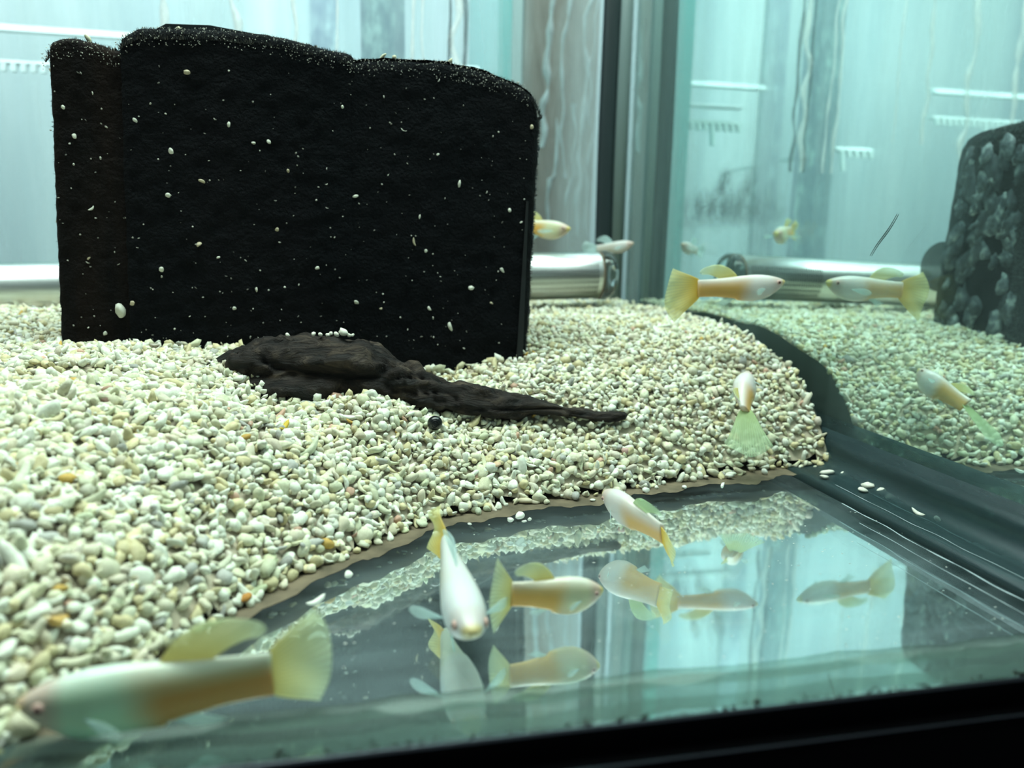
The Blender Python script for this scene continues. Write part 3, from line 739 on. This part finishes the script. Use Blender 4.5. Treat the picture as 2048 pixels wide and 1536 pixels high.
# streaks of scale and old sealant on the back pane
def thin_mat(name, c, a):
    m = bpy.data.materials.new(name); m.use_nodes = True; q = N(m); q.t.nodes.remove(q.b)
    tr = q.n('ShaderNodeBsdfTransparent'); df = q.n('ShaderNodeBsdfDiffuse', ins={'Color': (*c, 1)})
    fr = q.ramp(q.noise(q.coord((1, 1, .4)), 160, 5), [(.3, (a * .4,) * 3), (.7, (a,) * 3)])
    q.l(q.mix(fr, tr.outputs[0], df.outputs[0]), q.out.inputs[0]); return m
M_scale = thin_mat('white_scale', (.80, .86, .88), .75); M_dark = thin_mat('dark_sealant_smear', (.10, .14, .15), .6)
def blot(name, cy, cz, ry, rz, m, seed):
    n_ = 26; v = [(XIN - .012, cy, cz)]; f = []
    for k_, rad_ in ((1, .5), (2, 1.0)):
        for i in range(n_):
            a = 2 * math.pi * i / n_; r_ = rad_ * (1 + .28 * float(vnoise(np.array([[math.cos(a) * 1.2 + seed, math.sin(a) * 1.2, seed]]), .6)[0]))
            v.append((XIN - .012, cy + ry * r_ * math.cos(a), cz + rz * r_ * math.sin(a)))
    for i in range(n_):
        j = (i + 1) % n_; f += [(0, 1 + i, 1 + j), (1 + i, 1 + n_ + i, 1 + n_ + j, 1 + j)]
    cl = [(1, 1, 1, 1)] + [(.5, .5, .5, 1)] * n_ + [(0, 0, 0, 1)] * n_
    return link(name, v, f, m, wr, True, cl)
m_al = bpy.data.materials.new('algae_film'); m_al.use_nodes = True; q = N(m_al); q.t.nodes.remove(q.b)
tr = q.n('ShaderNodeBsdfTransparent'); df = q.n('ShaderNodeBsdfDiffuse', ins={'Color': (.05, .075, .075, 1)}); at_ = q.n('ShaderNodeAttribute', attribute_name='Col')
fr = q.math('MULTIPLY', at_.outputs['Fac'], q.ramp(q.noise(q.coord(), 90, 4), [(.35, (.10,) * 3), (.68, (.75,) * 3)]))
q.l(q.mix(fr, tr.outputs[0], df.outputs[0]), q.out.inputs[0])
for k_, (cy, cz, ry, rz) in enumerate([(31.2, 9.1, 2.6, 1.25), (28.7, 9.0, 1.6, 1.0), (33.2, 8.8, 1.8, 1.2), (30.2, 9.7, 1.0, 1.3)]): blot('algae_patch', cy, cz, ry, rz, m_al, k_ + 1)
hv, hf = [], []
for i in range(13):
    t = i / 12
    for j in range(5):
        a = 2 * math.pi * j / 5; r_ = .022 * (1 - .5 * abs(2 * t - 1)); hv.append((XOUT - .03 + r_ * math.cos(a), 21.2 - 1.05 * t + .03 * math.sin(t * 7), 7.0 + 1.25 * t + r_ * math.sin(a)))
for i in range(12):
    for j in range(5): hf.append((i * 5 + j, i * 5 + (j + 1) % 5, (i + 1) * 5 + (j + 1) % 5, (i + 1) * 5 + j))
tag(link('algae_thread', hv, hf, mat('dark_algae', (.03, .05, .05), .7), None, True), 'thin dark thread of algae clinging to the right pane', 'algae')
def streak(x, z0, z1, wd, m, seed, name='scale_streak'):
    r = np.random.default_rng(seed); n = 40; v, f = [], []
    for i in range(n + 1):
        z = z0 + (z1 - z0) * i / n; p = np.array([[seed * 3.1, 0, z], [seed * 5.7, 3, z]])
        o_ = float(vnoise(p[:1], 1.4)[0]) * wd * 1.1; w_ = wd * (.6 + .5 * float(vnoise(p[1:], .8)[0]))
        for yy in (0, -.05): v += [(x + o_ - w_, YB - .005 + yy, z), (x + o_ + w_, YB - .005 + yy, z)]
    for i in range(n):
        a = i * 4; b = a + 4
        f += [(a + 2, a + 3, b + 3, b + 2), (a, b, b + 1, a + 1), (a, a + 2, b + 2, b), (a + 1, b + 1, b + 3, a + 3)]
    o = link(name, v, f, m, wb, True)
    return o
for x, z0, z1, wd, m, sd in [(3.0, 12, 30, .16, M_scale, 3), (3.5, 12, 30, .12, M_scale, 4), (5.25, 12, 30, .28, M_scale, 5), (4.95, 12, 30, .10, M_dark, 6), (5.75, 12, 30, .16, M_dark, 7), (-1.1, 14, 30, .10, M_scale, 8), (-3.2, 14, 30, .22, M_scale, 12), (-6.2, 12, 30, .3, M_scale, 14), (-9.8, 6, 30, .35, M_scale, 15)]:
    streak(x, z0, z1, wd, m, sd)

# ------------------------------------------------------------------ behind the back pane
def beh(name, v, f, m, label, cat, group=None, smooth=False):
    return tag(link(name, v, f, m, None, smooth), label, cat, group)
m = mat('stained_brown_post', (.36, .29, .25), .8); q = N(m)
a1 = q.noise(q.coord((1, 1, .18)), 70, 6, .65, .8)
q.l(q.ramp(a1, [(.32, (.20, .13, .10)), (.52, (.30, .215, .18)), (.68, (.44, .37, .34)), (.82, (.75, .76, .75))]), q.b.inputs['Base Color'])
def lean(a): return ((a - 22) * .012, 0)
post = empty('upright_post', (13.4, 52, -10)); tag(post, 'stained brown upright post with white drips behind the back pane', 'post')
child('post_body', *extrude_profile([(11.05, 52), (16.25, 52), (16.25, 54), (11.05, 54)], 'z', -10, 60, 30, lean), m, post, False)
mw = thin_mat('dried_white_drip', (.74, .78, .80), .85)
for k, (x, z0, z1, wd) in enumerate([(12.6, 14, 30, .28), (13.9, 12, 30, .18), (15.4, 8, 30, .22), (15.9, 8, 30, .12), (13.2, 9, 16, .16), (14.6, 10, 17, .2)]):
    v, f = [], []; n_ = 36
    for i in range(n_ + 1):
        z = z0 + (z1 - z0) * i / n_; p = np.array([[k * 3.3, 1, z], [k * 9.7, 5, z]])
        o_ = float(vnoise(p[:1], 1.5)[0]) * .45; w_ = max(.02, wd * 1.0 * (.5 + .7 * float(vnoise(p[1:], .9)[0]))); dx = lean(z)[0]
        for yy in (0, -.07): v += [(x + dx + o_ - w_, 51.99 + yy, z), (x + dx + o_ + w_, 51.99 + yy, z)]
    for i in range(n_):
        a = i * 4; b = a + 4; f += [(a + 2, a + 3, b + 3, b + 2), (a, a + 2, b + 2, b), (a + 1, b + 1, b + 3, a + 3)]
    child('white_drip', v, f, mw, post, True)
m = mat('teal_glass_edge', (.10, .48, .48), .2); 
beh('glass_panel', *extrude_profile([(9.05, 51), (9.95, 51), (10.1, 66), (9.2, 66)], 'z', -10, 60, 1), m, 'teal glass panel seen edge-on beside the brown post', 'glass panel')
m = mat('pale_plaster', (.72, .74, .76), .9)
beh('plaster_strip', *extrude_profile([(10.2, 52.6), (11.0, 52.6), (11.0, 54), (10.2, 54)], 'z', -10, 60, 1), m, 'narrow pale strip between the teal glass and the brown post', 'strip')
m = mat('grey_mottled_post', (.36, .38, .48), .85); q = N(m)
q.l(q.ramp(q.noise(q.coord((1, 1, .5)), 90, 6, .65), [(.35, (.30, .34, .44)), (.55, (.42, .48, .56)), (.7, (.70, .80, .84))]), q.b.inputs['Base Color'])
beh('grey_panel', *extrude_profile([(.2, 47), (2.75, 47), (2.75, 47.6), (.2, 47.6)], 'z', -10, 60, 1), m, 'mottled grey violet panel behind the back pane above the sponge', 'panel')
beh('grey_panel', *extrude_profile([(-3.4, 60), (-1.4, 60), (-1.4, 60.6), (-3.4, 60.6)], 'z', -10, 60, 1), m, 'mottled grey panel farther behind the back pane', 'panel')
# white slotted rails of the rack behind
M_white = mat('white_rail', (.95, .98, .98), .5)
def rail(x0, x1, z, h, label, teeth=False, y=54.5):
    r = empty('slotted_rail', ((x0 + x1) / 2, y, z)); tag(r, label, 'rail', 'white rails of the rack behind')
    def sl(v, f): return [(a, b + max(0, (c - z)) * 1.3, c) for a, b, c in v], f
    child('rail_bar', *sl(*box(x0, x1, y, y + .8, z, z + h)), M_white, r, False)
    for a in ((x1 - .6,) if label.startswith('short') else ()): child('support_arm', *box(a, a + .3, y + .6, 76.0, z, z + min(h, .25)), M_white, r, False)
    if teeth:
        n_ = int((x1 - x0) / .55)
        for i in range(n_):
            a = x0 + (x1 - x0) * (i + .25) / n_
            ln = 1.7 if i % 9 == 4 else .55
            vt, ft = box(a, a + .26, y - .1, y + .3, z - ln, z)
            child('tooth', [(p, q_ + (t_ - z) * .25, t_) for p, q_, t_ in vt], ft, M_white, r, False)
    return r
rail(-26, -13.5, 19.9, .5, 'white rail behind the back pane left of the sponge top')
rail(-26, -13.5, 18.0, .22, 'white toothed rail behind the back pane left of the sponge', True)
rail(1.2, 8.4, 19.3, .45, 'white rail behind the back pane just above the sponge')
rail(2.4, 17.5, 16.9, .3, 'white toothed rail running behind the brown post', True, 56)
rail(2.4, 12.0, 18.1, .3, 'white plain rail running behind the teal glass', False, 56)
rail(-9.5, -6.2, 15.4, .3, 'short white toothed rail behind the sponge, mirrored in the right pane', True, 56)

# ------------------------------------------------------------------ fish
M_body = mat('fish_skin', (.8, .7, .6), .34, 0, .5); q = N(M_body)
at = q.n('ShaderNodeAttribute', attribute_name='Col')
n1 = q.ramp(q.noise(q.coord(), 60, 4), [(.35, (.86, .84, .82)), (.6, (1, 1, 1))])
mx = q.n('ShaderNodeMix', data_type='RGBA', blend_type='MULTIPLY'); mx.inputs[0].default_value = 1
q.l(at.outputs['Color'], mx.inputs[6]); q.l(n1, mx.inputs[7]); q.l(mx.outputs[2], q.b.inputs['Base Color'])
q.b.inputs['Subsurface Weight'].default_value = .25; q.b.inputs['Subsurface Radius'].default_value = (1, .6, .4); q.b.inputs['Subsurface Scale'].default_value = .002
vo = q.n('ShaderNodeTexVoronoi', ins={'Scale': 38.0}); q.l(q.coord((1, 1, 1.4)), vo.inputs['Vector'])
q.l(q.bump(vo.outputs['Distance'], .12, .01), q.b.inputs['Normal'])
def fin_mat(name, c1, c2, alpha):
    m = bpy.data.materials.new(name); m.use_nodes = True; q = N(m); q.t.nodes.remove(q.b)
    at = q.n('ShaderNodeAttribute', attribute_name='Col')
    sp = q.n('ShaderNodeSeparateColor'); q.l(at.outputs['Color'], sp.inputs[0])
    cr = q.ramp(sp.outputs[0], [(.0, c1), (1.0, c2)])
    ray_ = q.n('ShaderNodeMath', operation='SINE'); q.l(q.math('MULTIPLY', sp.outputs[1], 95.0), ray_.inputs[0])
    al = q.math('ADD', q.math('MULTIPLY', ray_.outputs[0], .07), q.math('MULTIPLY', q.math('SUBTRACT', 1.2, q.math('MULTIPLY', sp.outputs[0], .72)), alpha))
    df = q.n('ShaderNodeBsdfDiffuse'); tl = q.n('ShaderNodeBsdfTranslucent'); q.l(cr, df.inputs[0]); q.l(cr, tl.inputs[0])
    tr = q.n('ShaderNodeBsdfTransparent', ins={'Color': (.96, 1, .98, 1)})
    q.l(q.mix(al, tr.outputs[0], q.mix(.45, df.outputs[0], tl.outputs[0])), q.out.inputs[0])
    return m
FIN_Y = fin_mat('yellow_fin', (.88, .60, .10), (.92, .86, .45), .80)
FIN_P = fin_mat('pale_yellow_fin', (.85, .74, .30), (.82, .88, .62), .74)
FIN_G = fin_mat('greenish_fin', (.55, .68, .36), (.66, .80, .56), .62)
FIN_W = fin_mat('clear_white_fin', (.72, .90, .90), (.80, .95, .95), .55)
M_eye = mat('fish_eye', (.10, .04, .04), .12); M_iris = mat('fish_iris', (.62, .40, .34), .3)
SEC = [(0, .098, .026, .0), (.08, .098, .034, 0), (.2, .102, .046, 0), (.35, .116, .064, -.003), (.5, .134, .080, -.008), (.62, .142, .090, -.010), (.73, .134, .092, -.005), (.82, .112, .084, .004), (.89, .084, .070, .014), (.945, .054, .052, .025), (.98, .030, .034, .034), (1.0, .010, .014, .040)]
def bodycol(t, zr, pal):
    fr_, rear, belly, head, snout = [np.array(c) for c in pal]
    k = np.clip((t - .42) / .22, 0, 1); k = k * k * (3 - 2 * k)
    c = rear * (1 - k) + fr_ * k
    lift = np.clip(zr * 1.3 - .05, 0, 1) * (1 - k) * .75; c = c * (1 - lift) + fr_ * lift
    b = np.clip((-zr - .25) / .6, 0, 1); c = c * (1 - b * k) + belly * b * k
    tp = np.clip((zr - .45) / .5, 0, 1); c = c * (1 - .6 * tp) + np.array([.72, .74, .72]) * .6 * tp
    h = np.clip((t - .80) / .08, 0, 1); c = c * (1 - h * .75) + head * h * .75
    s_ = np.clip((t - .945) / .03, 0, 1); c = c * (1 - s_) + snout * s_
    return c
def fish(nose, tailb, tailtip, spread, label, pal, fins, upv=(0, 0, 1), bend=0.0, dorsal=1.0, pect=1.0, tail_twist=0.0, dors_mat=None, hscale=1.0, tail_curl=0.0, wscale=1.0):
    nose, tailb, tailtip = [Vector(p) for p in (nose, tailb, tailtip)]
    ax = nose - tailb; Lb = ax.length; X = ax.normalized()
    U_ = Vector(upv); Y = U_.cross(X).normalized(); Z_ = X.cross(Y)
    root = bpy.data.objects.new('guppy', None); col.objects.link(root); root.empty_display_size = .005
    root.matrix_world = Matrix.Translation(tailb * S) @ Matrix((X, Y, Z_)).transposed().to_4x4() @ Matrix.Scale(Lb, 4)
    tag(root, label, 'fish', 'guppies in the tank')
    K = 28; v, f, cl = [], [], []; U = 44
    def spine(t): return bend * (4 * t * (1 - t))
    for i in range(U + 1):
        t = 1 - (1 - i / U) ** 1.25
        h, w_, zc = [float(np.interp(t, [s_[0] for s_ in SEC], [s_[j] for s_ in SEC])) for j in (1, 2, 3)]
        h *= hscale; w_ *= wscale
        for j in range(K):
            a = 2 * math.pi * j / K; ca, sa = math.cos(a), math.sin(a)
            hh = h * (1.08 if sa < 0 and t > .45 else .95)
            v.append((t, spine(t) + w_ * np.sign(ca) * abs(ca) ** .85, zc + hh * np.sign(sa) * abs(sa) ** .92)); cl.append((*bodycol(t, sa, pal), 1))
    for i in range(U):
        for j in range(K): f.append((i * K + j, i * K + (j + 1) % K, (i + 1) * K + (j + 1) % K, (i + 1) * K + j))
    f.append(tuple(range(K))[::-1]); f.append(tuple(range(U * K, U * K + K)))
    link('body', v, f, M_body, root, True, cl)
    # mouth
    mv, mf = [], []
    for i in range(13):
        a = -math.pi / 2 + math.pi * i / 12
        for j in range(6):
            b = 2 * math.pi * j / 6; r_ = .0065
            mv.append((.972 + .024 * math.cos(a) + r_ * math.cos(b) * math.cos(a), spine(.98) + .036 * math.sin(a) + r_ * math.cos(b) * math.sin(a), .034 + r_ * math.sin(b)))
    for i in range(12):
        for j in range(6): mf.append((i * 6 + j, i * 6 + (j + 1) % 6, (i + 1) * 6 + (j + 1) % 6, (i + 1) * 6 + j))
    link('mouth', mv, mf, M_lip, root)
    for sd in (-1, 1):
        e = link('eye', (ICO2[0] * np.array([.028, .012, .028]) + np.array([.905, spine(.9) + sd * .066 * wscale, .034])).tolist(), ICO2[1].tolist(), M_iris, root)
        link('pupil', (ICO2[0] * np.array([.016, .008, .016]) + np.array([.906, spine(.9) + sd * (.066 * wscale + .0075), .034])).tolist(), ICO2[1].tolist(), M_eye, e)
    def fin(name, m, fn, nu, nv_):
        v, f, cl = [], [], []
        for s_ in (1, -1):
            for i in range(nu + 1):
                for j in range(nv_ + 1):
                    u_, w_ = i / nu, j / nv_
                    p = fn(u_, w_); v.append((p[0], p[1] + s_ * .0035 * (1 - .6 * u_), p[2])); cl.append((u_, w_, 0, 1))
        st = (nu + 1) * (nv_ + 1)
        for s_ in (0, 1):
            for i in range(nu):
                for j in range(nv_):
                    a = s_ * st + i * (nv_ + 1) + j; q_ = (a, a + 1, a + nv_ + 2, a + nv_ + 1); f.append(q_ if s_ else q_[::-1])
        rimv = [j for j in range(nv_ + 1)] + [i * (nv_ + 1) + nv_ for i in range(1, nu + 1)] + [nu * (nv_ + 1) + j for j in range(nv_ - 1, -1, -1)] + [i * (nv_ + 1) for i in range(nu - 1, 0, -1)]
        for a, b in zip(rimv, rimv[1:] + rimv[:1]): f.append((a, b, b + st, a + st))
        return link(name, v, f, m, root, True, cl)
    # tail: fan from the stalk towards tailtip
    M_in = root.matrix_world.inverted(); tip = (M_in @ (tailtip * S)) / S
    sp = spread / Lb
    def tail(u_, w_):
        a = (w_ - .5) * 2; hgt = (.085 + (sp - .085) * (u_ ** .75)) * a
        rr = u_ * (1 - .26 * a * a * u_)
        x = tip.x * rr + .03 * (1 - u_); y = tip.y * rr + .03 * u_ * math.sin(a * 4 + u_ * 3) * (.4 + .6 * u_) + tail_curl * u_ * u_ * a; z = tip.z * rr + hgt
        z2 = z - tip.z * rr; y += z2 * math.sin(tail_twist); z = tip.z * rr + z2 * math.cos(tail_twist)
        return (x, y, z)
    fin('tail_fin', fins, tail, 14, 26)
    def dors(u_, w_):
        rd = math.sqrt(max(0.0, 1 - (2 * w_ - 1) ** 2)) * .35 + .65
        x = .46 - w_ * .20 - u_ * .27 * rd - .04 * w_ * u_; hb = float(np.interp(.46 - w_ * .2, [s_[0] for s_ in SEC], [s_[1] for s_ in SEC])) * .93
        return (x, spine(max(x, 0)) + .02 * math.sin(u_ * 2 + w_ * 3) * u_, hb * hscale - .012 + math.sin(u_ * 1.9) * (.17 - .08 * w_) * dorsal * rd)
    fin('dorsal_fin', dors_mat or FIN_P, dors, 8, 12)
    def anal(u_, w_):
        x = .46 - w_ * .10 - u_ * .16; return (x, spine(x), -.105 * hscale - u_ * (.10 - .04 * w_))
    fin('anal_fin', FIN_W, anal, 5, 6)
    for sd in (-1, 1):
        def pec(u_, w_, sd=sd):
            a = (w_ - .5) * .9; u_ = u_ * (1 - .35 * (2 * w_ - 1) ** 2)
            return (.74 - u_ * .17 * math.cos(a) * 1.0, spine(.74) + sd * (.088 * wscale + u_ * .13 * pect * math.cos(a * .5)), -.025 + u_ * .13 * math.sin(a) - .03 * u_)
        fin('pectoral_fin', FIN_W, pec, 6, 8)
    return root
M_lip = mat('fish_lip', (.80, .66, .34), .4)
PAL = ((.74, .69, .66), (.72, .42, .12), (.74, .70, .66), (.68, .53, .47), (.74, .58, .20))
PAL_W = ((.60, .64, .66), (.58, .58, .46), (.62, .60, .54), (.58, .53, .50), (.62, .52, .24))
PAL_G = ((.58, .84, .60), (.70, .36, .09), (.44, .76, .58), (.60, .40, .34), (.66, .48, .32))
PAL_Y = ((.66, .66, .42), (.74, .42, .08), (.70, .60, .38), (.58, .42, .34), (.66, .54, .14))
PAL_P = ((.68, .67, .65), (.62, .58, .50), (.66, .60, .54), (.70, .54, .48), (.74, .54, .46))
fish((-4.75, 10.35, .62), (-1.42, 10.6, .70), (-.55, 10.62, .98), .80, 'blurry guppy with a green sheen and orange flank close to the front glass', PAL_G, FIN_P, dorsal=1.25, hscale=1.15)
fish((1.72, 11.35, .52), (1.62, 14.7, .80), (1.38, 15.5, 1.12), .50, 'white guppy seen from above swimming towards the front glass', PAL_W, FIN_Y, dorsal=.5, pect=1.3, hscale=.95, wscale=1.25, tail_twist=.15, dors_mat=FIN_W)
fish((4.47, 12.8, .46), (2.66, 12.8, .58), (2.26, 12.85, .55), .72, 'yellowish guppy with an orange flank, side-on just above the glass bottom', PAL_Y, FIN_P, dorsal=1.3, hscale=1.45, wscale=1.3, tail_twist=.1, dors_mat=FIN_P)
fish((6.05, 17.5, .80), (6.80, 15.4, .50), (6.62, 14.3, .34), .40, 'pinkish orange guppy with a green dorsal fin over the bare bottom', PAL, FIN_Y, dorsal=1.2, hscale=1.4, wscale=1.3, upv=(-.25, -.2, 1), dors_mat=FIN_G)
fish((12.65, 22.5, 3.02), (11.85, 21.0, 2.08), (11.4, 19.8, .95), .68, 'pale guppy with a broad greenish tail swimming away over the gravel edge', PAL, FIN_G, bend=.06, upv=(-.6, .2, 1), tail_twist=1.0, hscale=1.5, wscale=1.9)
fish((15.05, 24.65, 5.90), (11.75, 24.8, 5.74), (10.55, 24.85, 5.40), .95, 'white guppy with orange flank and yellow fan tail, nose at the right pane', PAL, FIN_Y, dorsal=1.0, dors_mat=FIN_P)
fish((10.25, 36.5, 7.96), (8.1, 38.6, 8.25), (7.3, 39.3, 8.4), .6, 'yellowish guppy peeping out behind the sponge above the steel tube', PAL_Y, FIN_Y, pect=1.9, hscale=1.1)
fish((14.5, 38.8, 7.38), (12.9, 40.3, 7.1), (12.2, 40.8, 7.1), .45, 'small pale pink guppy above the end of the steel tube', PAL_P, FIN_W, dorsal=1.4, hscale=1.05, dors_mat=FIN_W)
